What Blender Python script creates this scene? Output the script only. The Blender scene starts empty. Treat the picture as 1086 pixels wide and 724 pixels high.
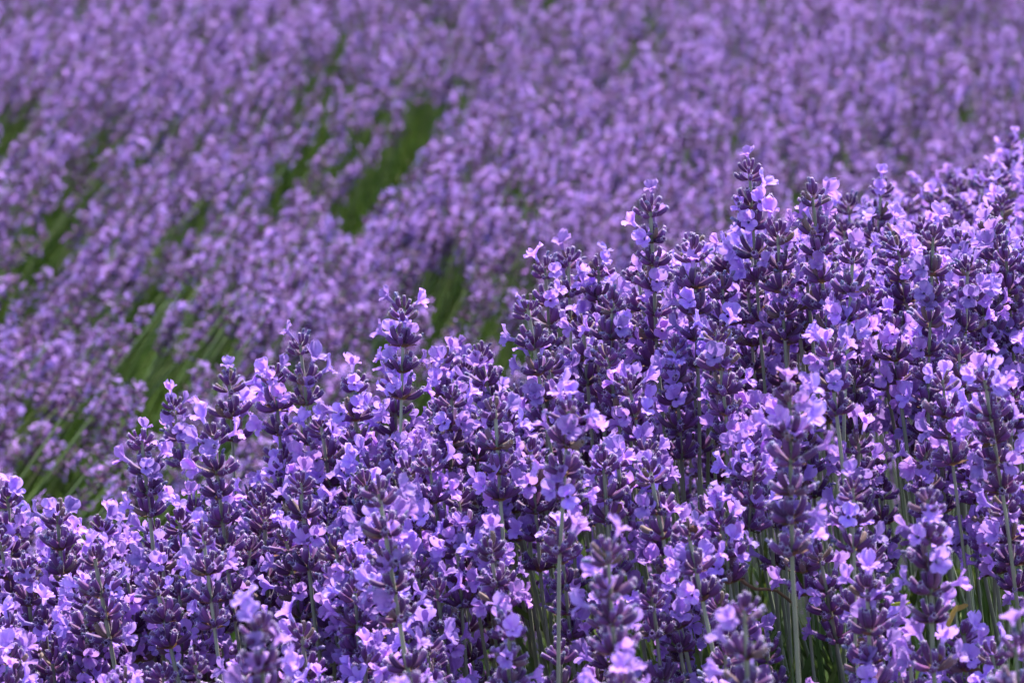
import bpy, math
import numpy as np
from mathutils import Matrix, Vector

rng = np.random.default_rng(11)
sc = bpy.context.scene
C = sc.collection
R = math.radians

# ------------------------------------------------------------------ camera
PITCH = R(12.4); CAMZ = 1.25; LENS = 125.7; FPX = 1086 * LENS / 36.0
cam_d = bpy.data.cameras.new('camera'); cam = bpy.data.objects.new('camera', cam_d); C.objects.link(cam)
cam.location = (0, 0, CAMZ); cam.rotation_euler = (math.pi / 2 - PITCH, 0, 0)
cam_d.lens = LENS; cam_d.sensor_width = 36; cam_d.clip_start = .05; cam_d.clip_end = 2000
cam_d.dof.use_dof = True; cam_d.dof.focus_distance = 1.72; cam_d.dof.aperture_fstop = 19
sc.camera = cam

# ------------------------------------------------------------------ sky and sun
SUN_EL, SUN_AZ = 60.0, 24.0           # azimuth from +Y (away from the camera) towards +X
w = bpy.data.worlds.new('World'); sc.world = w; w.use_nodes = True
nt = w.node_tree; bg = nt.nodes['Background']
sky = nt.nodes.new('ShaderNodeTexSky'); sky.sky_type = 'NISHITA'; sky.sun_disc = False
sky.sun_elevation = R(SUN_EL); sky.sun_rotation = R(SUN_AZ)
nt.links.new(sky.outputs[0], bg.inputs[0]); bg.inputs[1].default_value = .15
sd = bpy.data.lights.new('sun', 'SUN'); sun = bpy.data.objects.new('sun', sd); C.objects.link(sun)
sd.energy = 4.5; sd.angle = R(.53); sd.color = (1, .95, .87)
dv = Vector((math.sin(R(SUN_AZ)) * math.cos(R(SUN_EL)), math.cos(R(SUN_AZ)) * math.cos(R(SUN_EL)), math.sin(R(SUN_EL))))
sun.rotation_euler = dv.to_track_quat('Z', 'Y').to_euler()
sun.location = (1, 3, 6)
vs = sc.view_settings
vs.view_transform = 'Standard'; vs.look = 'None'; vs.gamma = 1; vs.exposure = 1.53; vs.use_curve_mapping = False
sc.render.engine = 'CYCLES'
sc.cycles.use_denoising = True
sc.cycles.max_bounces = 8; sc.cycles.transmission_bounces = 6; sc.cycles.diffuse_bounces = 5

def at(u, v, Y):
    "point seen at photo pixel (u, v), Y metres away"
    dx = (u - 543) / FPX; dy = -(v - 362) / FPX
    d = np.array([dx, math.cos(PITCH) + dy * math.sin(PITCH), -math.sin(PITCH) + dy * math.cos(PITCH)])
    p = d * (Y / d[1]); p[2] += CAMZ
    return p
def pix(p):
    p = np.asarray(p, float); x = p[..., 0]; y = p[..., 1]; z = p[..., 2] - CAMZ
    f = y * math.cos(PITCH) - z * math.sin(PITCH); u_ = y * math.sin(PITCH) + z * math.cos(PITCH)
    return 543 + FPX * x / f, 362 - FPX * u_ / f

# ------------------------------------------------------------------ materials
def mat(name, stops, var=(.75, 1.25), hue=.02, transl=0., tcol=1.0, rough=.6, sheen=0., spec=.3, spent=None, noise=90):
    m = bpy.data.materials.new(name); m.use_nodes = True; t = m.node_tree; N = t.nodes; L = t.links
    out = N['Material Output']; P = N['Principled BSDF']
    at_ = N.new('ShaderNodeAttribute'); at_.attribute_name = 'tone'
    sep = N.new('ShaderNodeSeparateColor'); L.new(at_.outputs['Color'], sep.inputs[0])
    oi = N.new('ShaderNodeObjectInfo')
    add = N.new('ShaderNodeMath'); add.operation = 'ADD'; L.new(sep.outputs[1], add.inputs[0]); L.new(oi.outputs['Random'], add.inputs[1])
    fr = N.new('ShaderNodeMath'); fr.operation = 'FRACT'; L.new(add.outputs[0], fr.inputs[0])
    ramp = N.new('ShaderNodeValToRGB'); cr = ramp.color_ramp
    cr.elements[0].position = stops[0][0]; cr.elements[0].color = (*stops[0][1], 1)
    cr.elements[1].position = stops[-1][0]; cr.elements[1].color = (*stops[-1][1], 1)
    for p, c in stops[1:-1]:
        e = cr.elements.new(p); e.color = (*c, 1)
    L.new(sep.outputs[0], ramp.inputs[0])
    hs = N.new('ShaderNodeHueSaturation'); L.new(ramp.outputs[0], hs.inputs['Color'])
    mr = N.new('ShaderNodeMapRange'); mr.inputs['To Min'].default_value = var[0]; mr.inputs['To Max'].default_value = var[1]
    L.new(fr.outputs[0], mr.inputs[0])
    nz = N.new('ShaderNodeTexNoise'); nz.inputs['Scale'].default_value = noise; nz.inputs['Detail'].default_value = 3
    geo = N.new('ShaderNodeNewGeometry'); L.new(geo.outputs['Position'], nz.inputs['Vector'])
    mr2 = N.new('ShaderNodeMapRange'); mr2.inputs['To Min'].default_value = .75; mr2.inputs['To Max'].default_value = 1.25
    L.new(nz.outputs[0], mr2.inputs[0])
    mul = N.new('ShaderNodeMath'); mul.operation = 'MULTIPLY'; L.new(mr.outputs[0], mul.inputs[0]); L.new(mr2.outputs[0], mul.inputs[1])
    L.new(mul.outputs[0], hs.inputs['Value'])
    m3 = N.new('ShaderNodeMath'); m3.operation = 'MULTIPLY'; m3.inputs[1].default_value = 7.31; L.new(fr.outputs[0], m3.inputs[0])
    f3 = N.new('ShaderNodeMath'); f3.operation = 'FRACT'; L.new(m3.outputs[0], f3.inputs[0])
    mh = N.new('ShaderNodeMapRange'); mh.inputs['To Min'].default_value = .5 - hue; mh.inputs['To Max'].default_value = .5 + hue
    L.new(f3.outputs[0], mh.inputs[0]); L.new(mh.outputs[0], hs.inputs['Hue'])
    col = hs.outputs[0]
    if spent:
        m5 = N.new('ShaderNodeMath'); m5.operation = 'MULTIPLY'; m5.inputs[1].default_value = 13.7; L.new(fr.outputs[0], m5.inputs[0])
        f5 = N.new('ShaderNodeMath'); f5.operation = 'FRACT'; L.new(m5.outputs[0], f5.inputs[0])
        s5 = N.new('ShaderNodeMapRange'); s5.inputs['From Min'].default_value = .88; s5.inputs['From Max'].default_value = 1.0; L.new(f5.outputs[0], s5.inputs[0])
        x5 = N.new('ShaderNodeMix'); x5.data_type = 'RGBA'; L.new(s5.outputs[0], x5.inputs['Factor']); L.new(col, x5.inputs['A']); x5.inputs['B'].default_value = (*spent, 1)
        col = x5.outputs['Result']
    L.new(col, P.inputs['Base Color'])
    P.inputs['Roughness'].default_value = rough; P.inputs['Specular IOR Level'].default_value = spec
    if sheen:
        P.inputs['Sheen Weight'].default_value = sheen; P.inputs['Sheen Roughness'].default_value = .35
        P.inputs['Sheen Tint'].default_value = (.95, .86, 1, 1)
    if transl:
        T = N.new('ShaderNodeBsdfTranslucent'); mx = N.new('ShaderNodeMixShader'); mx.inputs[0].default_value = transl
        g = N.new('ShaderNodeHueSaturation'); g.inputs['Value'].default_value = tcol; L.new(col, g.inputs['Color']); L.new(g.outputs[0], T.inputs['Color'])
        L.new(P.outputs[0], mx.inputs[1]); L.new(T.outputs[0], mx.inputs[2]); L.new(mx.outputs[0], out.inputs[0])
    return m
M_CAL = mat('calyx_purple', [(0, (.20, .10, .06)), (.18, (.14, .042, .13)), (.78, (.125, .038, .18)), (.94, (.19, .085, .28)), (1, (.46, .36, .54))],
            var=(.7, 1.35), hue=.015, transl=.18, rough=.55, sheen=.16, spent=(.20, .125, .10))
M_PET = mat('petal_violet', [(0, (.50, .36, .72)), (.35, (.455, .228, .715)), (1, (.53, .312, .795))], var=(.64, 1.22), hue=.018, transl=.45, tcol=1.1, rough=.5, spec=.2, noise=300)
M_STEM = mat('stem_green', [(0, (.10, .165, .035)), (.6, (.19, .225, .11)), (1, (.22, .22, .17))], var=(.7, 1.25), hue=.02, rough=.5, sheen=.06)
M_BRACT = mat('bract_brown', [(0, (.22, .16, .05)), (.4, (.20, .095, .05)), (1, (.13, .06, .07))], var=(.6, 1.4), hue=.02, transl=.3, rough=.7)
M_WITH = mat('withered_blue', [(0, (.13, .09, .24)), (1, (.25, .22, .42))], var=(.6, 1.3), hue=.03, transl=.2, rough=.7, sheen=.3)
M_HAIR = mat('pale_hair', [(0, (.45, .42, .62)), (1, (.75, .74, .85))], transl=.4, rough=.7)
M_LEAF = mat('leaf_green', [(0, (.05, .085, .018)), (1, (.11, .165, .04))], var=(.6, 1.3), hue=.025, transl=.25, rough=.55)
M_BGSTEM = mat('background_stem_green', [(0, (.09, .17, .025)), (.6, (.15, .25, .045)), (1, (.17, .21, .09))], var=(.7, 1.2), hue=.02, transl=.2, rough=.6)
SPIKE_MATS = [M_CAL, M_PET, M_STEM, M_BRACT, M_WITH, M_HAIR, M_LEAF, M_BGSTEM]
CAL, PET, STEM, BRACT, WITH, HAIR, LEAF, BGSTEM = range(8)

# ------------------------------------------------------------------ quad soup
class Q:
    "vertices, quads, tone (along, random) and material index as arrays"
    def __init__(s): s.v = []; s.f = []; s.t = []; s.m = []; s.n = 0
    def add(s, v, f, t, m):
        s.v.append(v); s.f.append(f + s.n); s.t.append(t); s.m.append(np.full(len(f), m) if np.isscalar(m) else m); s.n += len(v)
    def arr(s):
        return np.concatenate(s.v), np.concatenate(s.f), np.concatenate(s.t), np.concatenate(s.m)
    def put(s, tpl, M, rnd=None):
        v, f, t, m = tpl
        t = t.copy()
        if rnd is not None: t[:, 1] = (t[:, 1] + rnd) % 1
        s.add(v @ M[:3, :3].T + M[:3, 3], f, t, m)

def mesh_from(name, arr, mats=None, smooth=True):
    v, f, t, m = arr
    m = np.broadcast_to(np.asarray(m, int), (len(f),))
    used = sorted(set(int(x) for x in np.unique(m)))
    me = bpy.data.meshes.new(name)
    me.vertices.add(len(v)); me.vertices.foreach_set('co', np.ascontiguousarray(v, np.float32).ravel())
    me.loops.add(len(f) * 4); me.loops.foreach_set('vertex_index', np.ascontiguousarray(f, np.int32).ravel())
    me.polygons.add(len(f)); me.polygons.foreach_set('loop_start', np.arange(len(f), dtype=np.int32) * 4)
    remap = np.zeros(16, np.int32)
    for i, k in enumerate(used): remap[k] = i; me.materials.append(SPIKE_MATS[k])
    me.polygons.foreach_set('material_index', np.ascontiguousarray(remap[m], np.int32))
    me.update(calc_edges=True)
    a = me.attributes.new('tone', 'FLOAT_COLOR', 'POINT')
    col = np.zeros((len(v), 4), np.float32); col[:, :2] = t; col[:, 3] = 1
    a.data.foreach_set('color', col.ravel())
    me.polygons.foreach_set('use_smooth', np.full(len(f), smooth))
    return me

def grid_faces(nr, nc, closed):
    i = np.arange(nr - 1)[:, None]; j = np.arange(nc if closed else nc - 1)[None, :]
    a = i * nc + j; b = i * nc + (j + 1) % nc
    return np.stack([a, b, b + nc, a + nc], -1).reshape(-1, 4)

def lathe(prof, sides, rib=0.):
    z = np.array([p[0] for p in prof]); r = np.array([p[1] for p in prof])
    a = np.arange(sides) * 2 * math.pi / sides
    k = 1 - rib * (np.arange(sides) % 2)
    rr = r[:, None] * k[None, :]
    v = np.stack([rr * np.cos(a), rr * np.sin(a), np.repeat(z[:, None], sides, 1)], -1).reshape(-1, 3)
    return v, grid_faces(len(prof), sides, True)

# templates ------------------------------------------------------------
def calyx_tpl(lod, g):
    "unit length tube along +z"
    R0 = .150
    if lod == 0: prof, n, rib = [(0, .05), (.06, .45), (.2, .8), (.42, 1), (.66, 1.02), (.84, .92), (.95, .78), (1.0, .60), (.97, .35)], 10, .16
    elif lod == 1: prof, n, rib = [(0, .1), (.2, .8), (.6, 1.02), (.9, .85), (1, .4)], 6, 0
    else: prof, n, rib = [(0, .2), (.45, 1.1), (1, .55)], 3, 0
    v, f = lathe([(z, r * R0) for z, r in prof], n, rib)
    t = np.zeros((len(v), 2)); t[:, 0] = np.repeat([p[0] for p in prof], n)
    if lod == 0:     # slight bow
        v[:, 1] -= .10 * np.sin(v[:, 2] * math.pi)
        t[-n:, 0] = .3
    q = Q(); q.add(v, f, t, CAL)
    if lod == 0:     # downy hairs, dense at the mouth
        N = 24
        zz = np.where(g.random(N) < .7, g.uniform(.86, 1.0, N), g.uniform(.1, .9, N)); aa = g.uniform(0, 2 * math.pi, N)
        rr = np.interp(zz, [p[0] for p in prof[:8]], [p[1] * R0 for p in prof[:8]])
        b = np.stack([rr * np.cos(aa), rr * np.sin(aa) - .10 * np.sin(zz * math.pi), zz], -1)
        d = np.stack([np.cos(aa), np.sin(aa), g.uniform(.1, 1.2, N)], -1) + g.normal(0, .3, (N, 3)); d /= np.linalg.norm(d, axis=1)[:, None]
        s = np.cross(d, g.normal(0, 1, (N, 3))); s /= np.linalg.norm(s, axis=1)[:, None]
        ln = g.uniform(.05, .10, N)[:, None]; wd = .007
        hv = np.stack([b - s * wd, b + s * wd, b + d * ln + s * wd * .4, b + d * ln - s * wd * .4], 1).reshape(-1, 3)
        q.add(hv, np.arange(N * 4).reshape(-1, 4), np.tile([[0, .5], [0, .5], [1, .5], [1, .5]], (N, 1)), HAIR)
    return q.arr()

def lobe(g, L, W, phi, th0, th1, r0, nr, nc, z0, cup, wav):
    p = np.linspace(0, 1, nr); qq = np.linspace(-1, 1, nc)
    th = th0 + (th1 - th0) * p ** .7
    dr = np.sin(th) * L / (nr - 1); dz = np.cos(th) * L / (nr - 1)
    r = r0 + np.concatenate([[0], np.cumsum(dr[1:])]); z = z0 + np.concatenate([[0], np.cumsum(dz[1:])])
    hw = W * (.42 + .58 * np.sin(np.minimum(p / .6, 1) * math.pi / 2)) * np.sqrt(np.clip(1 - np.clip((p - .55) / .47, 0, 1) ** 2, .02, 1))
    P_, Q_ = np.meshgrid(p, qq, indexing='ij')
    rad = np.repeat(r[:, None], nc, 1); zz = np.repeat(z[:, None], nc, 1)
    off = cup * (.45 * Q_ ** 2 + .75 * np.abs(Q_)) * P_ * W + wav * W * np.sin(3.1 * Q_ + g.uniform(0, 6)) * P_ * np.sin(4 * P_ + g.uniform(0, 6))
    off = off + (P_ ** 3) * W * .24 * np.sin(7 * Q_ + g.uniform(0, 6)) if nr > 4 else off
    rad = rad - off * np.cos(th)[:, None]; zz = zz + off * np.sin(th)[:, None]
    lat = Q_ * hw[:, None]
    x = rad * math.cos(phi) - lat * math.sin(phi); y = rad * math.sin(phi) + lat * math.cos(phi)
    v = np.stack([x, y, zz], -1).reshape(-1, 3)
    t = np.zeros((nr * nc, 2)); t[:, 0] = .25 + .75 * P_.ravel(); t[:, 1] = 0
    return v, grid_faces(nr, nc, False), t

def flower_tpl(lod, g):
    "two-lipped corolla in millimetres: tube along +z, upper lip towards +y"
    q = Q()
    nr, nc = [(7, 8), (4, 4), (2, 2)][lod]
    z0 = g.uniform(3.0, 4.2)
    if lod < 2:
        v, f = lathe([(-.8, .55), (1.2, .7), (z0 - .6, .95), (z0 + .15, 1.25)], 8 if lod == 0 else 5)
        t = np.zeros((len(v), 2)); t[:, 0] = np.repeat([0, .1, .25, .4], len(v) // 4); q.add(v, f, t, PET)
    openness = g.uniform(.75, 1.15)
    for a, L, W, hi in ((64, 5.0, 2.4, 66), (116, 5.0, 2.4, 66), (-90, 3.9, 1.8, 78), (-36, 3.3, 1.6, 92), (-144, 3.3, 1.6, 92)):
        if lod == 2: W *= .85
        k = g.uniform(.85, 1.12)
        v, f, t = lobe(g, L * k, W * k, R(a + g.uniform(-9, 9)), R(22), R(hi * openness + g.uniform(-22, 26)), .95, nr, nc, z0 - .2,
                       g.uniform(-.25, .6), g.uniform(.10, .38))
        q.add(v, f, t, PET)
    return q.arr()

def wither_tpl(lod, g):
    n = 6 if lod == 0 else 4
    v, f = lathe([(-.3, .5), (.8, .75), (1.8, .62), (2.6, .8), (3.0, .25)], n)
    v = v + g.normal(0, .16, v.shape); v[:, 0] += .12 * v[:, 2] ** 2 * g.uniform(-1, 1)
    t = np.zeros((len(v), 2)); t[:, 0] = np.repeat(np.linspace(0, 1, 5), n)
    q = Q(); q.add(v, f, t, WITH); return q.arr()

def bract_tpl(g):
    "pointed scale, unit length along +z, facing -y"
    p = np.linspace(0, 1, 5); hw = .42 * np.array([.6, 1, .9, .55, .06])
    v = np.stack([np.concatenate([[-h, 0, h] for h in hw]), np.concatenate([[.06 * 1, -.03, .06] for h in hw]) - .15 * np.repeat(p ** 2, 3), np.repeat(p, 3)], -1)
    t = np.zeros((15, 2)); t[:, 0] = np.repeat(p, 3)
    q = Q(); q.add(v, grid_faces(5, 3, False), t, BRACT); return q.arr()

def frame(z, up=(0, 0, 1), scale=1., loc=(0, 0, 0), spin=None):
    "4x4 with local z along z and local y towards up"
    z = np.asarray(z, float); z = z / np.linalg.norm(z); up = np.asarray(up, float)
    y = up - z * (up @ z)
    if np.linalg.norm(y) < 1e-4: y = np.array([0, 1, 0]) - z * z[1]
    y /= np.linalg.norm(y); x = np.cross(y, z)
    if spin is not None:
        x, y = x * math.cos(spin) + y * math.sin(spin), y * math.cos(spin) - x * math.sin(spin)
    M = np.eye(4); M[:3, 0] = x * scale; M[:3, 1] = y * scale; M[:3, 2] = z * scale; M[:3, 3] = loc
    return M

MM = .001
T = {}
for lod in (0, 1, 2):
    T['cal', lod] = [calyx_tpl(lod, rng) for _ in range(3 if lod < 2 else 1)]
    T['flo', lod] = [flower_tpl(lod, rng) for _ in range(8)]
    T['wit', lod] = [wither_tpl(lod, rng) for _ in range(3)]
T['bra'] = bract_tpl(rng)

def whorl_layout(top, g):
    "calyx mounts of one whorl: (base, axis, length) in metres, about +z"
    out = []
    if top:
        for n, pol, zz, L in ((6, 60, 0, 7.2), (4, 40, 2.4, 6.6), (3, 16, 4.6, 5.8)):
            a0 = g.uniform(0, 6.28)
            for k in range(n):
                out.append((a0 + k * 6.283 / n + g.normal(0, .16), pol + g.normal(0, 7), zz + g.normal(0, .4), L * g.uniform(.85, 1.12)))
        if g.random() < .5: out.append((0, 3, 6.0, g.uniform(5, 7.5)))
    else:
        n1 = int(g.integers(6, 8)); n2 = int(g.integers(3, 5))
        for n, pol, zz, L in ((n1, 57, 0, 8.7), (n2, 24, .9, 8.3)):
            a0 = g.uniform(0, 6.28)
            for k in range(n):
                out.append((a0 + k * 6.283 / n + g.normal(0, .14), pol + g.normal(0, 7), zz + g.normal(0, .4), L * g.uniform(.86, 1.12)))
    res = []
    for a, pol, zz, L in out:
        pol = R(max(pol, 2)); ax = np.array([math.sin(pol) * math.cos(a), math.sin(pol) * math.sin(a), math.cos(pol)])
        b = np.array([1.0 * math.cos(a) * min(1, pol * 2), 1.0 * math.sin(a) * min(1, pol * 2), zz])
        res.append((b * MM, ax, L * MM))
    return res

def whorl_arr(layout, top, lod, g, keep=1.):
    q = Q()
    for b, ax, L in layout:
        if keep < 1 and g.random() > keep: continue
        tp = T['cal', lod][g.integers(len(T['cal', lod]))]
        fat = g.uniform(.88, 1.15)
        M = frame(ax, (0, 0, 1), L, b, g.normal(0, .5)); M[:3, :2] *= fat
        q.put(tp, M, g.random())
        if lod < 2 and g.random() < (.22 if not top else .12):
            q.put(T['wit', lod][g.integers(3)], frame(ax + g.normal(0, .2, 3), (0, 0, 1), MM * g.uniform(.7, 1.1), b + ax * L * .95, g.uniform(0, 6.28)), g.random())
    if lod < 2 and not top:
        for k in range(4):
            a = k * 1.571 + g.normal(0, .3); pol = R(g.uniform(42, 78))
            ax = np.array([math.sin(pol) * math.cos(a), math.sin(pol) * math.sin(a), math.cos(pol)])
            q.put(T['bra'], frame(ax, (0, 0, 1), MM * g.uniform(4.2, 6.0), (np.array([1.3 * math.cos(a), 1.3 * math.sin(a), -1.1]) * MM)), g.random())
    return q.arr()

def flower_mounts(layout, k, g):
    idx = [i for i in range(len(layout))]; g.shuffle(idx)
    res = []
    for i in idx[:k]:
        b, ax, L = layout[i]
        d = ax + np.array([0, 0, -.12]) + g.normal(0, .12, 3)
        res.append((b + ax * L * .86, d))
    return res

def stem_arr(pts, rad, mat_i, sides=8, rib=.2, rnd=0.):
    pts = np.asarray(pts, float); n = len(pts)
    tg = np.gradient(pts, axis=0); tg /= np.linalg.norm(tg, axis=1)[:, None]
    ref = np.array([1., 0, 0]); y = np.cross(tg, ref); y /= np.linalg.norm(y, axis=1)[:, None]; x = np.cross(y, tg)
    a = np.arange(sides) * 2 * math.pi / sides + .4; k = 1 - rib * (np.arange(sides) % 2)
    v = pts[:, None, :] + (rad[:, None, None]) * (x[:, None, :] * (np.cos(a) * k)[None, :, None] + y[:, None, :] * (np.sin(a) * k)[None, :, None])
    t = np.zeros((n * sides, 2)); t[:, 0] = np.repeat(np.linspace(0, 1, n), sides); t[:, 1] = rnd
    return v.reshape(-1, 3), grid_faces(n, sides, True), t, mat_i

def stem_path(base, tip, tipdir, n=14):
    "cubic from the ground to the tip, arriving along tipdir"
    base = np.asarray(base); tip = np.asarray(tip); d = np.asarray(tipdir) / np.linalg.norm(tipdir)
    L = np.linalg.norm(tip - base); p1 = base + (tip - base) * .4 + np.array([0, 0, .02]); p2 = tip - d * L * .36
    s = np.linspace(0, 1, n)[:, None]
    return (1 - s) ** 3 * base + 3 * (1 - s) ** 2 * s * p1 + 3 * (1 - s) * s * s * p2 + s ** 3 * tip

def along(path, dist_from_top):
    seg = np.linalg.norm(np.diff(path, axis=0), axis=1); cum = np.concatenate([[0], np.cumsum(seg)])
    s = cum[-1] - dist_from_top
    p = np.array([np.interp(s, cum, path[:, k]) for k in range(3)])
    p2 = np.array([np.interp(min(s + .004, cum[-1]), cum, path[:, k]) for k in range(3)]); p1 = np.array([np.interp(s - .006, cum, path[:, k]) for k in range(3)])
    return p, (p2 - p1) / np.linalg.norm(p2 - p1)

# ------------------------------------------------------------------ the ground
def tag(o, label=None, cat=None, group=None, kind=None):
    if label: o['label'] = label
    if cat: o['category'] = cat
    if group: o['group'] = group
    if kind: o['kind'] = kind
    return o
def link(name, me, parent=None):
    o = bpy.data.objects.new(name, me); C.objects.link(o)
    if parent: o.parent = parent
    return o

def ground_material():
    m = bpy.data.materials.new('dry_soil'); m.use_nodes = True; N = m.node_tree.nodes; L = m.node_tree.links; P = N['Principled BSDF']
    tc = N.new('ShaderNodeTexCoord'); n1 = N.new('ShaderNodeTexNoise'); n1.inputs['Scale'].default_value = 9; n1.inputs['Detail'].default_value = 8
    L.new(tc.outputs['Object'], n1.inputs['Vector'])
    r = N.new('ShaderNodeValToRGB'); r.color_ramp.elements[0].position = .32; r.color_ramp.elements[0].color = (.035, .04, .015, 1)
    r.color_ramp.elements[1].position = .72; r.color_ramp.elements[1].color = (.13, .09, .06, 1); e = r.color_ramp.elements.new(.5); e.color = (.07, .07, .03, 1)
    L.new(n1.outputs[0], r.inputs[0]); L.new(r.outputs[0], P.inputs['Base Color']); P.inputs['Roughness'].default_value = .95
    n2 = N.new('ShaderNodeTexNoise'); n2.inputs['Scale'].default_value = 60; n2.inputs['Detail'].default_value = 6; L.new(tc.outputs['Object'], n2.inputs['Vector'])
    b = N.new('ShaderNodeBump'); b.inputs['Strength'].default_value = .8; b.inputs['Distance'].default_value = .03; L.new(n2.outputs[0], b.inputs['Height']); L.new(b.outputs[0], P.inputs['Normal'])
    return m
gm = bpy.data.meshes.new('ground')
xs = np.concatenate([[-600, -60], np.linspace(-6, 6, 61), [60, 600]]); ys = np.concatenate([[-600, -40], np.linspace(-2, 14, 81), [60, 900]])
gx, gy = np.meshgrid(xs, ys, indexing='ij'); near = (abs(gx) < 7) & (gy > -3) & (gy < 15)
gz = np.where(near, rng.normal(0, .008, gx.shape), 0) - .01
gm.from_pydata(np.stack([gx, gy, gz], -1).reshape(-1, 3).tolist(), [], grid_faces(len(xs), len(ys), False)[:, ::-1].tolist())
gm.materials.append(ground_material()); tag(link('ground', gm), kind='structure')

# ------------------------------------------------------------------ foreground row: canopy and spike list
def sstep(a, b, x):
    t = np.clip((x - a) / (b - a), 0, 1); return t * t * (3 - 2 * t)
def canopy(x, y):
    "height of the spike tips of the near row"
    s = x / (.143 * y)
    dc = .455 + (.322 - .455) * sstep(-1.0, .55, s)
    yc = 1.74 + .02 * s
    t = sstep(1.40, yc, y)
    drop = .478 + (dc - .478) * t
    beyond = np.maximum(y - yc, 0)
    k = .7 + (.15 - .7) * sstep(-.35, .8, s) - .05 * sstep(.75, 1.0, s)
    return CAMZ - drop - beyond * k

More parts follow.
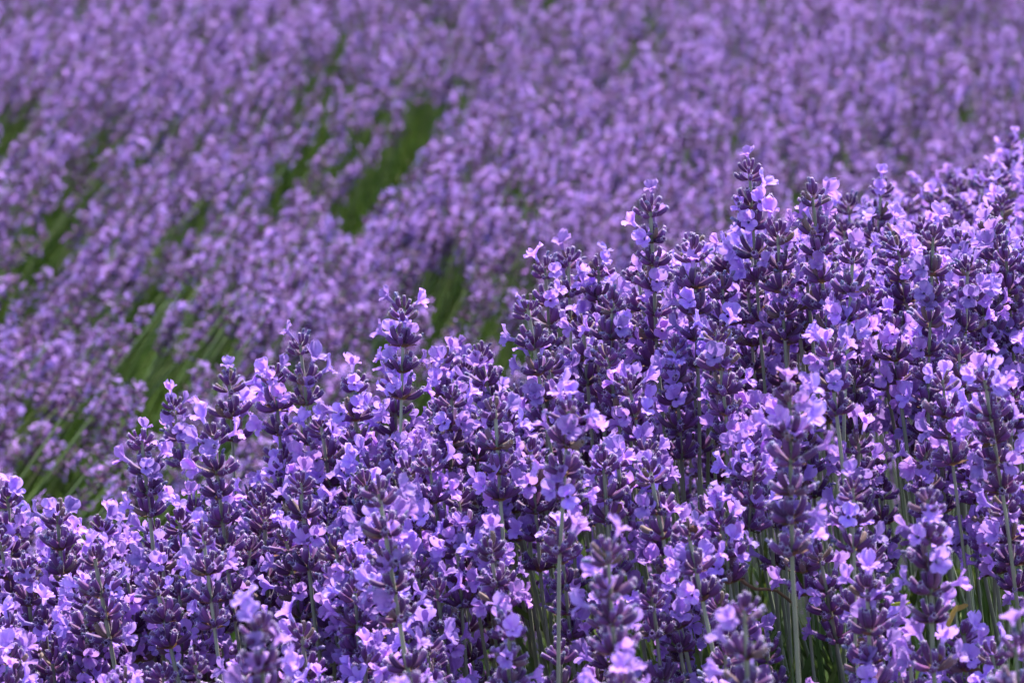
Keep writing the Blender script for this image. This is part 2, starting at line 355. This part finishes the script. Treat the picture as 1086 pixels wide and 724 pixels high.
# tip pixel u, v, distance, whorls, lean (x), short landmark phrase, label
HEROES = [
 (795, 160, 1.72, 6, .00, 'the tallest spike', 'tallest lavender spike, open flower on its very top, standing above the skyline'),
 (690, 200, 1.70, 7, -.01, 'the white-tipped spike', 'tall lavender spike with one pale flower on top, well left of the tallest spike'),
 (862, 188, 1.69, 7, -.05, 'the bud-tipped spike', 'tall spike ending in bare buds, just right of the tallest spike'),
 (825, 228, 1.70, 5, -.02, None, 'spike with pale top flower between the tallest spike and the bud-tipped one'),
 (735, 246, 1.68, 5, .03, None, 'broad dark-whorled spike between the tallest spike and the white-tipped one'),
 (935, 180, 1.95, 5, .02, None, 'blurred spike on the right skyline carrying a single pale flower'),
 (900, 200, 2.00, 4, .0, None, 'blurred squat spike on the right skyline just beyond the bud-tipped spike'),
 (428, 308, 1.68, 5, -.02, 'the lone central skyline spike', 'dark-topped spike standing alone on the skyline left of centre'),
 (318, 345, 1.73, 4, .0, 'the lilac skyline spike', 'spike with lilac flowers all round on the skyline, left of the lone dark-topped one'),
 (243, 386, 1.75, 3, .05, 'the thin double-flowered spike', 'thin small spike with two pale flowers on top, on the left skyline'),
 (183, 410, 1.78, 3, -.05, None, 'short slightly blurred spike on the skyline left of the thin double-flowered one'),
 (150, 446, 1.66, 4, .02, 'the leftmost dark-topped spike', 'dark-topped spike standing highest over the dip at the left end of the skyline'),
 (291, 378, 1.74, 4, -.02, None, 'half-open spike on the skyline just left of the lilac skyline spike'),
 (578, 264, 1.73, 4, -.04, 'the left twin spike', 'left one of two small flower-topped spikes on the central skyline'),
 (603, 254, 1.77, 3, .02, None, 'right one of two small flower-topped spikes on the central skyline'),
 (560, 305, 1.66, 5, .0, None, 'dark budded spike just below the two small skyline spikes'),
 (635, 262, 1.76, 4, .03, None, 'slim budded spike on the skyline just left of the white-tipped spike'),
 (650, 300, 1.68, 4, .03, None, 'broad many-budded spike under the white-tipped spike'),
 (990, 230, 1.66, 7, .02, 'the long right-hand spike', 'long many-whorled spike with a pale flower on top, toward the right edge'),
 (1027, 262, 1.68, 5, .02, None, 'dark spike just right of the long right-hand spike'),
 (1060, 244, 1.74, 5, .0, 'the right-edge spike', 'narrow dark spike rising close to the right edge below the blurred ones'),
 (948, 225, 1.80, 5, .0, None, 'slightly blurred flowering spike between the bud-tipped and the long right-hand spike'),
 (905, 248, 1.66, 4, .05, None, 'dark-whorled spike right of and lower than the bud-tipped spike'),
 (525, 412, 1.60, 4, -.03, 'the wide dark-whorled spike', 'spike with a very wide dark top whorl in the middle of the bed'),
 (603, 412, 1.48, 5, .0, 'the big-flowered near spike', 'near spike with a wide crown of large pale flowers at the centre'),
 (838, 396, 1.43, 6, .0, 'the blurred pink-tinged spike', 'near blurred spike with stacked pinkish whorls right of centre'),
 (905, 494, 1.50, 4, .05, None, 'near spike with violet flowers, low right, left of the tall near right spike'),
 (985, 505, 1.43, 6, -.01, 'the tall near right spike', 'near soft-focus spike of many whorls standing before the green stems at right'),
 (1045, 380, 1.54, 5, .02, None, 'flower-heavy spike near the right edge at mid height'),
 (402, 500, 1.46, 6, -.05, 'the near left-centre spike', 'near dark blurred spike of six whorls left of centre'),
 (318, 490, 1.60, 4, .0, None, 'spike standing just left of the near dark blurred six-whorled one'),
 (225, 440, 1.63, 5, .03, 'the stacked left spike', 'spike of evenly stacked dark whorls on the left side'),
 (215, 545, 1.56, 4, .02, None, 'spike crowned with a wide pale violet flower group, left side'),
 (60, 525, 1.67, 4, .0, None, 'short budded spike on the skyline close to the left edge'),
 (8, 508, 1.70, 4, .03, None, 'leftmost spike on the skyline, cut by the left edge'),
 (100, 570, 1.57, 4, -.03, None, 'flower-laden spike low on the left, below the left skyline'),
 (645, 560, 1.33, 5, .0, 'the soft front spike', 'large out-of-focus front spike with crumpled pale flowers right of centre'),
 (790, 620, 1.31, 4, .02, 'the soft low spike', 'large out-of-focus front spike with white-lilac flowers, low right'),
 (1078, 655, 1.26, 3, .0, None, 'large blurred front flower head cut by the right edge'),
 (440, 700, 1.25, 3, -.02, None, 'large blurred front flower head cut by the bottom edge'),
 (275, 640, 1.29, 4, .02, None, 'large blurred front flower head low on the left'),
 (690, 478, 1.56, 3, -.13, 'the leaning stemmed spike', 'spike on a long bare left-leaning stem right of centre'),
 (880, 352, 1.60, 3, -.14, None, 'two-whorled spike on a long bare grey stem below the bud-tipped spike'),
 (520, 560, 1.52, 3, -.12, None, 'left-leaning spike with bare dark stem below the wide dark-whorled spike'),
 (455, 470, 1.60, 4, -.04, None, 'upright spike between the near left-centre spike and the wide dark-whorled one'),
 (640, 470, 1.58, 4, .02, None, 'dark-budded spike just right of the big-flowered near spike'),
 (760, 330, 1.63, 5, .02, None, 'dense dark-whorled spike below the tallest spike and to its left'),
 (1000, 380, 1.58, 4, -.08, None, 'spike on a bare grey stem below the long right-hand spike'),
 (470, 360, 1.70, 4, .05, None, 'small spike below and right of the lone central skyline spike'),
 (375, 385, 1.70, 4, -.03, None, 'small spike just left below the lone central skyline spike'),
 (730, 540, 1.50, 3, -.16, None, 'small spike on a left-leaning bare stem above the soft low spike'),
 (660, 700, 1.27, 3, .0, None, 'large blurred flower cluster at the bottom edge right of centre'),
 (920, 600, 1.46, 4, -.05, None, 'soft dark spike low right, left of the tall near right spike'),
 (540, 640, 1.44, 4, .02, None, 'soft-focus violet spike low in the centre'),
]
spikes = []      # dict per spike
for u, v, Y, n, lean, lm, lab in HEROES:
    tip = at(u, v, Y)
    spikes.append(dict(tip=tip, n=n, lean=lean, lm=lm, label=lab, hero=True, fl=rng.uniform(.16, .32), sp=rng.uniform(10.2, 11.8)))
pos = [s['tip'][:2] for s in spikes]
tries = 0; fill = 0
while tries < 30000:
    tries += 1
    y = rng.uniform(1.33, 2.55); x = rng.uniform(-.17, .17) * y
    s = x / (.143 * y)
    if s > 1.15 or s < -1.15: continue
    dens = 1.0
    if y < 1.52: dens = .9 - .82 * sstep(.0, .55, s)
    if y < 1.39: dens *= .5
    if y > 1.92: dens = max(sstep(-.1, .6, s), .5 if y < 2 else 0)
    if rng.random() > dens: continue
    if y > 2.0 and s < .2: continue
    d = np.min(np.sum((np.array(pos) - [x, y]) ** 2, 1))
    mind = (.0192 if s > -.2 else .0172) if y < 2 else .024
    if d < mind ** 2: continue
    z = canopy(x, y) - abs(rng.normal(0, .022)) + .004 - (rng.uniform(.02, .075) if rng.random() < .35 else 0)
    u, v = pix((x, y, z))
    if any(lean_ <= -.1 and y < Y_ and u_ - 24 < u < u_ + 52 and v_ - 110 < v < v_ + 115 for u_, v_, Y_, n_, lean_, a_, b_ in HEROES): continue
    # keep the skyline of the named spikes clear
    spikes.append(dict(tip=np.array([x, y, z]), n=int(rng.integers(3, 6)), lean=rng.normal(-.02, .06), lm=None, label=None, hero=False,
                       fl=rng.choice([.05, .15, .25, .35, .45]), sp=rng.uniform(9.6, 12)))
    pos.append((x, y)); fill += 1
print('near spikes', len(spikes))

def setup(s):
    tip = s['tip']; sx = tip[0] / (.143 * tip[1])
    h = tip[2]
    off = np.array([.15 + .02 * (1 - sx) / 2 + rng.normal(0, .075) - s['lean'] * .6, rng.uniform(.0, .20) + (.0 if tip[1] < 1.8 else -.1), 0])
    s['base'] = np.array([tip[0], tip[1], 0]) + off
    d = np.array([s['lean'] + rng.normal(-.05, .06), rng.normal(-.06, .09), 1.0])
    s['path'] = stem_path(s['base'], tip - np.array([0, 0, .010]), d)
    nodes = [0.004]; 
    for k in range(s['n'] - 1):
        gap = s['sp'] * MM * rng.uniform(.88, 1.14) * (1 + .06 * k)
        if k == s['n'] - 2 and rng.random() < .4: gap *= rng.uniform(1.4, 2.4)
        nodes.append(nodes[-1] + gap + (.002 if k == 0 else 0))
    s['nodes'] = nodes
for s in spikes: setup(s)

# choose the ones that show as things of their own: the named ones, then the nearest in frame
def inframe(s):
    u, v = pix(s['tip']); return -12 < u < 1098 and v < 738
cand = sorted([i for i, s in enumerate(spikes) if inframe(s)], key=lambda i: (not spikes[i]['hero'], spikes[i]['tip'][1]))
single = cand[:300]; singles = set(single)

# shared meshes
WH = []
for top in (False, True):
    for k in range(14 if not top else 7):
        lay = whorl_layout(top, rng); WH.append((top, lay, mesh_from('flower_whorl', whorl_arr(lay, top, 0, rng))))
WH_N = [x for x in WH if not x[0]]; WH_T = [x for x in WH if x[0]]
FL = [mesh_from('flower', (a[0] * MM, a[1], a[2], a[3])) for a in T['flo', 0]]

def mat4(a): return Matrix([list(map(float, r)) for r in a])

def nflowers(s, j, n):
    "open flowers on whorl j"
    return int(rng.binomial(n, s['fl'] * (1.0 if j else .6)))

def build_single(s):
    e = bpy.data.objects.new('lavender_spike', None); e.empty_display_size = .02; C.objects.link(e)
    e.location = s['base']
    base = s['base']
    r = np.interp(np.linspace(0, 1, 14), [0, 1], [1.25, .72]) * MM * rng.uniform(.88, 1.12)
    st = link('stem', mesh_from('stem', stem_arr(s['path'] - base, r * 1.25, STEM, rnd=rng.random())), e)
    s['open'] = 0
    for j, dn in enumerate(s['nodes']):
        p, d = along(s['path'], dn)
        top, lay, me = (WH_T if j == 0 else WH_N)[rng.integers(len(WH_T if j == 0 else WH_N))]
        sc_ = rng.uniform(1.0, 1.24) * (1 if j else .95)
        M = frame(d, (rng.normal(), rng.normal(), 0), sc_, p - base)
        wo = link('flower_whorl', me, e); wo.matrix_basis = mat4(M)
        k = nflowers(s, j, len(lay))
        if j == 0 and s['hero'] and 'flower' in s['label'] and k == 0: k = 1
        s['open'] += k
        mounts = flower_mounts(lay, k, rng)
        if j == 0 and s['hero'] and ('on top' in s['label'] or 'very top' in s['label'] or 'top flower' in s['label'] or 'single pale' in s['label']):
            b_, ax_, L_ = max(lay, key=lambda q_: (q_[0] + q_[1] * q_[2])[2])
            inv = np.linalg.inv(M[:3, :3]); mounts[0] = (b_ + ax_ * L_ * .86, inv @ np.array([rng.normal(0, .2), -.35, 1.]))
        for mp, md in mounts:
            fo = link('flower', FL[rng.integers(len(FL))], wo)
            fo.matrix_basis = mat4(frame(md, (0, 0, 1), rng.uniform(.9, 1.22), mp, rng.normal(0, .35)))
    s['obj'] = e
for i in single: build_single(spikes[i])

# everything else of the near row and all rows behind: one mass of spikes
mass = Q()
def add_mass(s, lod):
    r = np.interp(np.linspace(0, 1, 14), [0, 1], [1.25, .72]) * MM
    mass.add(*stem_arr(s['path'], r, STEM, sides=5, rib=0, rnd=rng.random()))
    for j, dn in enumerate(s['nodes']):
        p, d = along(s['path'], dn)
        top = j == 0
        lay = (WH_T if top else WH_N)[rng.integers(7)][1]
        M = frame(d, (rng.normal(), rng.normal(), 0), rng.uniform(.92, 1.12), p)
        mass.put(whorl_arr(lay, top, lod, rng), M)
        for mp, md in flower_mounts(lay, nflowers(s, j, len(lay)), rng):
            F = frame(md, (0, 0, 1), MM * rng.uniform(.85, 1.12), mp, rng.normal(0, .35))
            mass.put(T['flo', lod][rng.integers(8)], M @ F, rng.random())
for i, s in enumerate(spikes):
    if i not in singles: add_mass(s, 1)

# spikes of the rows behind: 24 straight prototypes, placed as one mass
PROTO = []
for k in range(24):
    q = Q(); g = rng; n = int(g.integers(4, 7)); z = -.004
    fl = g.choice([.08, .16, .24, .32])
    for j in range(n):
        top = j == 0; lay = (WH_T if top else WH_N)[g.integers(7)][1]
        M = frame((0, 0, 1), (g.normal(), g.normal(), 0), g.uniform(.95, 1.15), (0, 0, z))
        q.put(whorl_arr(lay, top, 2, g, .8), M)
        for mp, md in flower_mounts(lay, int(g.binomial(len(lay), fl)), g):
            q.put(T['flo', 2][g.integers(8)], M @ frame(md, (0, 0, 1), MM * g.uniform(.95, 1.2), mp, g.normal(0, .4)), g.random())
        z -= .0105 * g.uniform(.9, 1.2)
    PROTO.append(q.arr())
BGZ = CAMZ - .683
RD = np.array([.30, .954])                                  # direction in which the rows run
RN = np.array([RD[1], -RD[0]])
def gap_world(u, v, ru, rv):
    "a thin spot of the canopy: its centre and half-sizes on the field"
    v = v - 14; a = PITCH + math.atan((v - 362) / FPX); y = .683 / math.tan(a); x = (u - 543) / FPX * y / math.cos(PITCH)
    return x, y, ru / FPX * y, max((rv + 20) / FPX * y / math.sin(a), .2)
GAPS = [gap_world(*g_) for g_ in ((408, 180, 46, 60), (336, 125, 30, 56), (478, 105, 18, 20), (86, 215, 26, 46), (166, 304, 52, 40), (195, 400, 46, 18), (60, 475, 70, 14),
        (460, 315, 40, 14), (535, 340, 44, 14), (12, 180, 26, 36), (548, 235, 14, 16), (18, 290, 22, 26), (378, 240, 24, 12), (250, 345, 24, 16), (215, 240, 14, 20))]
def rotm(zd, sp):
    return frame(zd, (math.cos(sp), math.sin(sp), 0))
nb = 0
stems_v = []
for k in range(110000):
    y = 2.35 + 7.2 * rng.random() ** 1.32
    half = .16 * y + .45
    x = rng.uniform(-half, half)
    if nb > 17500: break
    dperp = x * RN[0] + (y - 3) * RN[1]
    row = math.cos(2 * math.pi * (dperp + .12) / .85)                       # 1 on the crest of a row, -1 in the furrow
    z = BGZ + .02 * row + rng.normal(0, .028) - .03 * max(0, 2.9 - y)
    skip = False
    for gx_, gy_, gr, gl in GAPS:
        ddx = (x - gx_ * y / gy_ - .10 * (y - gy_)) / gr; ddy = (y - gy_) / gl
        if ddx * ddx + ddy * ddy < rng.uniform(.35, 2.3): skip = rng.random() < .95; break
    if skip: continue
    dens = (.88 + .12 * row) * 1
    if rng.random() > dens: continue
    # near edge of the row behind the gap to the near row
    if y < 2.45 + .25 * x: continue
    if y < 2.76 + .95 * (x + .38) + .2 * rng.random() and x < .2 and rng.random() < .76: continue
    nb += 1
    sl = (.78 - .62 * sstep(-1.0, .55, x / (.143 * y))) * (1 - .5 * sstep(3.6, 5.5, y)) + rng.normal(0, .20)
    d = np.array([sl, rng.normal(-.12, .15), 1.0]); d /= np.linalg.norm(d)
    tip = np.array([x, y, z])
    q = PROTO[rng.integers(24)]
    M = rotm(d, rng.uniform(0, 6.28)); M[:3, :3] *= rng.uniform(.66, .92); M[:3, 3] = tip
    mass.put(q, M, rng.random())
    base = np.array([x - d[0] * .42 - .03, y - d[1] * .5 + rng.normal(0, .04), rng.uniform(.02, .1)])
    path = stem_path(base, tip - d * .01, d, 6)
    mass.add(*stem_arr(path, np.full(6, 1.3 * MM), BGSTEM, sides=3, rib=0, rnd=rng.random()))
print('far spikes', nb)
o = link('lavender_spikes', mesh_from('lavender_spikes', mass.arr()))
tag(o, 'purple mass of more distant lavender spikes filling the rows behind', 'lavender', 'lavender rows behind', 'stuff')

# narrow leaves at the foot of the plants
lv = Q()
def leaves(n, xr, yr, zr, ln, lean):
    x = rng.uniform(*xr, n); y = rng.uniform(*yr, n); z = rng.uniform(*zr, n)
    d = np.stack([rng.normal(lean, .35, n), rng.normal(0, .35, n), np.ones(n)], -1); d /= np.linalg.norm(d, axis=1)[:, None]
    s = np.cross(d, rng.normal(0, 1, (n, 3))); s /= np.linalg.norm(s, axis=1)[:, None]
    L = rng.uniform(*ln, n)[:, None]; b = np.stack([x, y, z], -1); nrm = np.cross(s, d)
    rows = []
    for p, wd in ((0, .6), (.35, 1), (.7, .85), (1, .1)):
        c = b + d * L * p + nrm * L * .12 * p * p
        rows += [c - s * .0021 * wd, c + s * .0021 * wd]
    v = np.stack(rows, 1).reshape(-1, 3)
    f = (np.array([[0, 1, 3, 2], [2, 3, 5, 4], [4, 5, 7, 6]])[None] + 8 * np.arange(n)[:, None, None]).reshape(-1, 4)
    t = np.zeros((n * 8, 2)); t[:, 0] = np.tile([0, 0, .35, .35, .7, .7, 1, 1], n); t[:, 1] = np.repeat(rng.random(n), 8)
    lv.add(v, f, t, LEAF)
leaves(9000, (-.45, .75), (1.42, 2.7), (.0, .46), (.03, .06), -.1)
leaves(2600, (-.1, .45), (1.55, 2.0), (.40, .60), (.05, .11), -.1)
leaves(2200, (.04, .34), (1.50, 1.9), (.50, .665), (.06, .13), -.15)
leaves(26000, (-1.3, 1.3), (2.5, 6), (.0, .30), (.05, .11), .3)
leaves(12000, (-1.9, 2.0), (5.5, 9.5), (.0, .30), (.05, .11), .1)
o = link('lavender_foliage', mesh_from('lavender_foliage', lv.arr()))
tag(o, 'narrow green lavender leaves crowding under the flower stems', 'foliage', None, 'stuff')

# ------------------------------------------------------------------ dry scraps among the near stems
def solid_mat(name, c0, c1, transl=0.):
    return mat(name, [(0, c0), (1, c1)], var=(.75, 1.25), hue=.02, transl=transl, rough=.7)
M_DRY = solid_mat('dry_straw', (.40, .26, .07), (.52, .38, .12), .35); M_TWIG = solid_mat('twig_bark', (.16, .09, .055), (.24, .13, .08))
M_SEED = solid_mat('dead_calyx', (.06, .022, .02), (.13, .05, .035)); M_YLEAF = solid_mat('yellow_leaf', (.24, .27, .035), (.42, .40, .06), .4)
SPIKE_MATS += [M_DRY, M_TWIG, M_SEED, M_YLEAF]
def blade(L, W, fold, curl, m, n=7):
    p = np.linspace(0, 1, n); hw = W * np.sin(np.clip(p * .9 + .1, 0, 1) * math.pi) ** .7 + .0002
    z = L * np.sin(curl * p) / curl; y = L * (1 - np.cos(curl * p)) / curl
    top = np.stack([np.stack([-hw, y + fold * hw, z], -1), np.stack([0 * hw, y, z], -1), np.stack([hw, y + fold * hw, z], -1)], 1).reshape(-1, 3)
    th = top + np.array([0, .00025, 0]); f = grid_faces(n, 3, False)
    t = np.zeros((n * 6, 2)); t[:, 0] = np.tile(np.repeat(p, 3), 2)
    return np.concatenate([top, th]), np.concatenate([f, f[:, ::-1] + n * 3]), t, m
def scrap(name, me, u, v, Y, zdir, label, cat, up=(0, -1, .2)):
    o = link(name, me); o.matrix_basis = mat4(frame(zdir, up, 1, at(u, v, Y))); tag(o, label, cat); return o
scrap('dry_leaf', mesh_from('dry_leaf', blade(.015, .0009, .5, .9, 8)), 1003, 668, 1.49, (.35, .1, 1), 'straw-coloured dry leaf standing among the green stems, low at the right', 'dry leaf')
scrap('dry_leaf', mesh_from('dry_leaf', blade(.010, .0009, .4, 1.4, 8)), 1010, 648, 1.50, (.9, .1, .5), 'short curled straw-coloured leaf beside the taller dry leaf at the right', 'dry leaf')
scrap('yellow_leaf', mesh_from('yellow_leaf', blade(.0085, .0007, .5, .5, 11)), 945, 641, 1.50, (1, .1, .12), 'small yellow-green leaf lying level between stems, low at the right', 'leaf')
tw = at(757, 600, 1.55); tw2 = at(845, 640, 1.60)
pts = np.linspace(0, 1, 9)[:, None] * (tw2 - tw) + np.array([[0, 0, .002 * math.sin(k * 1.3)] for k in range(9)])
o = link('dry_twig', mesh_from('dry_twig', stem_arr(pts, np.linspace(1.0, .7, 9) * MM, 9, 7, .1))); o.location = tw
tag(o, 'thin brown dry twig lying across the green stems, low right of centre', 'twig')
def seed_arr(r):
    q = Q(); v, f = lathe([(-r * 1.0, r * .15), (-r * .8, r * .6), (-r * .3, r * .98), (r * .3, r), (r * .75, r * .7), (r * .95, r * .35), (r * .7, r * .15)], 10, .08)
    v = v + rng.normal(0, r * .06, v.shape); t = np.zeros((len(v), 2)); t[:, 0] = np.repeat(np.linspace(0, 1, 7), 10); q.add(v, f, t, 10); return q.arr()
for u, v, Y, r, lab in ((736, 531, 1.52, 2.0, 'dark reddish dead flower bud among violet petals right of centre'), (920, 686, 1.46, 1.9, 'round dark brown dead bud on a green stem at the bottom right'),
                        (889, 668, 1.48, 1.6, 'small near-black dead bud left of the round brown one at the bottom right'), (1034, 707, 1.45, 1.5, 'tiny brown dead bud close to the bottom edge at the right')):
    o = scrap('dead_bud', mesh_from('dead_bud', seed_arr(r * MM)), u, v, Y, (.3, -.5, .8), lab, 'bud')
    p = at(u, v, Y)
    k = min(spikes, key=lambda s_: np.min(np.linalg.norm(s_['path'] - p, axis=1)))      # hold it to the nearest stem by a stalk
    j = int(np.argmin(np.linalg.norm(k['path'] - p, axis=1))); e_ = k['path'][j]; o.location = Vector(e_) + Vector((.0022, -.0035, .002)); e_ = e_ - np.array([0, 0, .003])
    inv = np.linalg.inv(np.array(o.matrix_basis)); loc = (inv @ np.append(e_, 1))[:3]
    link('stalk', mesh_from('stalk', stem_arr(np.linspace(0, 1, 5)[:, None] * loc, np.full(5, .35 * MM), 9, 5, 0)), o)

# ------------------------------------------------------------------ labels of the unnamed near spikes
def describe():
    lms = [(pix(s['tip']), s['lm']) for s in spikes if s['lm']]
    groups = {}
    for i in single:
        s = spikes[i]
        if s['hero']: continue
        u, v = pix(s['tip'])
        best = min(lms, key=lambda q: (q[0][0] - u) ** 2 + ((q[0][1] - v) * .8) ** 2)
        du, dv_ = u - best[0][0], v - best[0][1]
        a = math.degrees(math.atan2(-dv_, du)) % 360
        where = ['right of', 'above and right of', 'above', 'above and left of', 'left of', 'below and left of', 'below', 'below and right of'][int((a + 22.5) // 45) % 8]
        groups.setdefault((best[1], where), []).append((math.hypot(du, dv_), i))
    ordn = ['nearest', 'second nearest', 'third nearest', 'fourth nearest', 'fifth nearest', 'sixth nearest', 'seventh nearest', 'eighth nearest', 'ninth nearest', 'tenth nearest', 'eleventh nearest', 'twelfth nearest',
            'thirteenth nearest', 'fourteenth nearest', 'fifteenth nearest', 'sixteenth nearest', 'seventeenth nearest', 'eighteenth nearest', 'nineteenth nearest', 'twentieth nearest']
    for (lm, where), L in groups.items():
        L.sort()
        for k, (_, i) in enumerate(L):
            s = spikes[i]; op = s['open']
            look = 'dark-budded' if op < 4 else ('sparsely flowering' if op < 9 else ('flowering' if op < 15 else 'richly flowering'))
            lead = '' if len(L) == 1 else ordn[min(k, 19)] + ' '
            s['label'] = f'{lead}{look} spike {where} {lm}' if lead else f'{look} lavender spike {where} {lm}'
describe()
for i in single:
    tag(spikes[i]['obj'], spikes[i]['label'], 'lavender', 'lavender spikes of the near row')
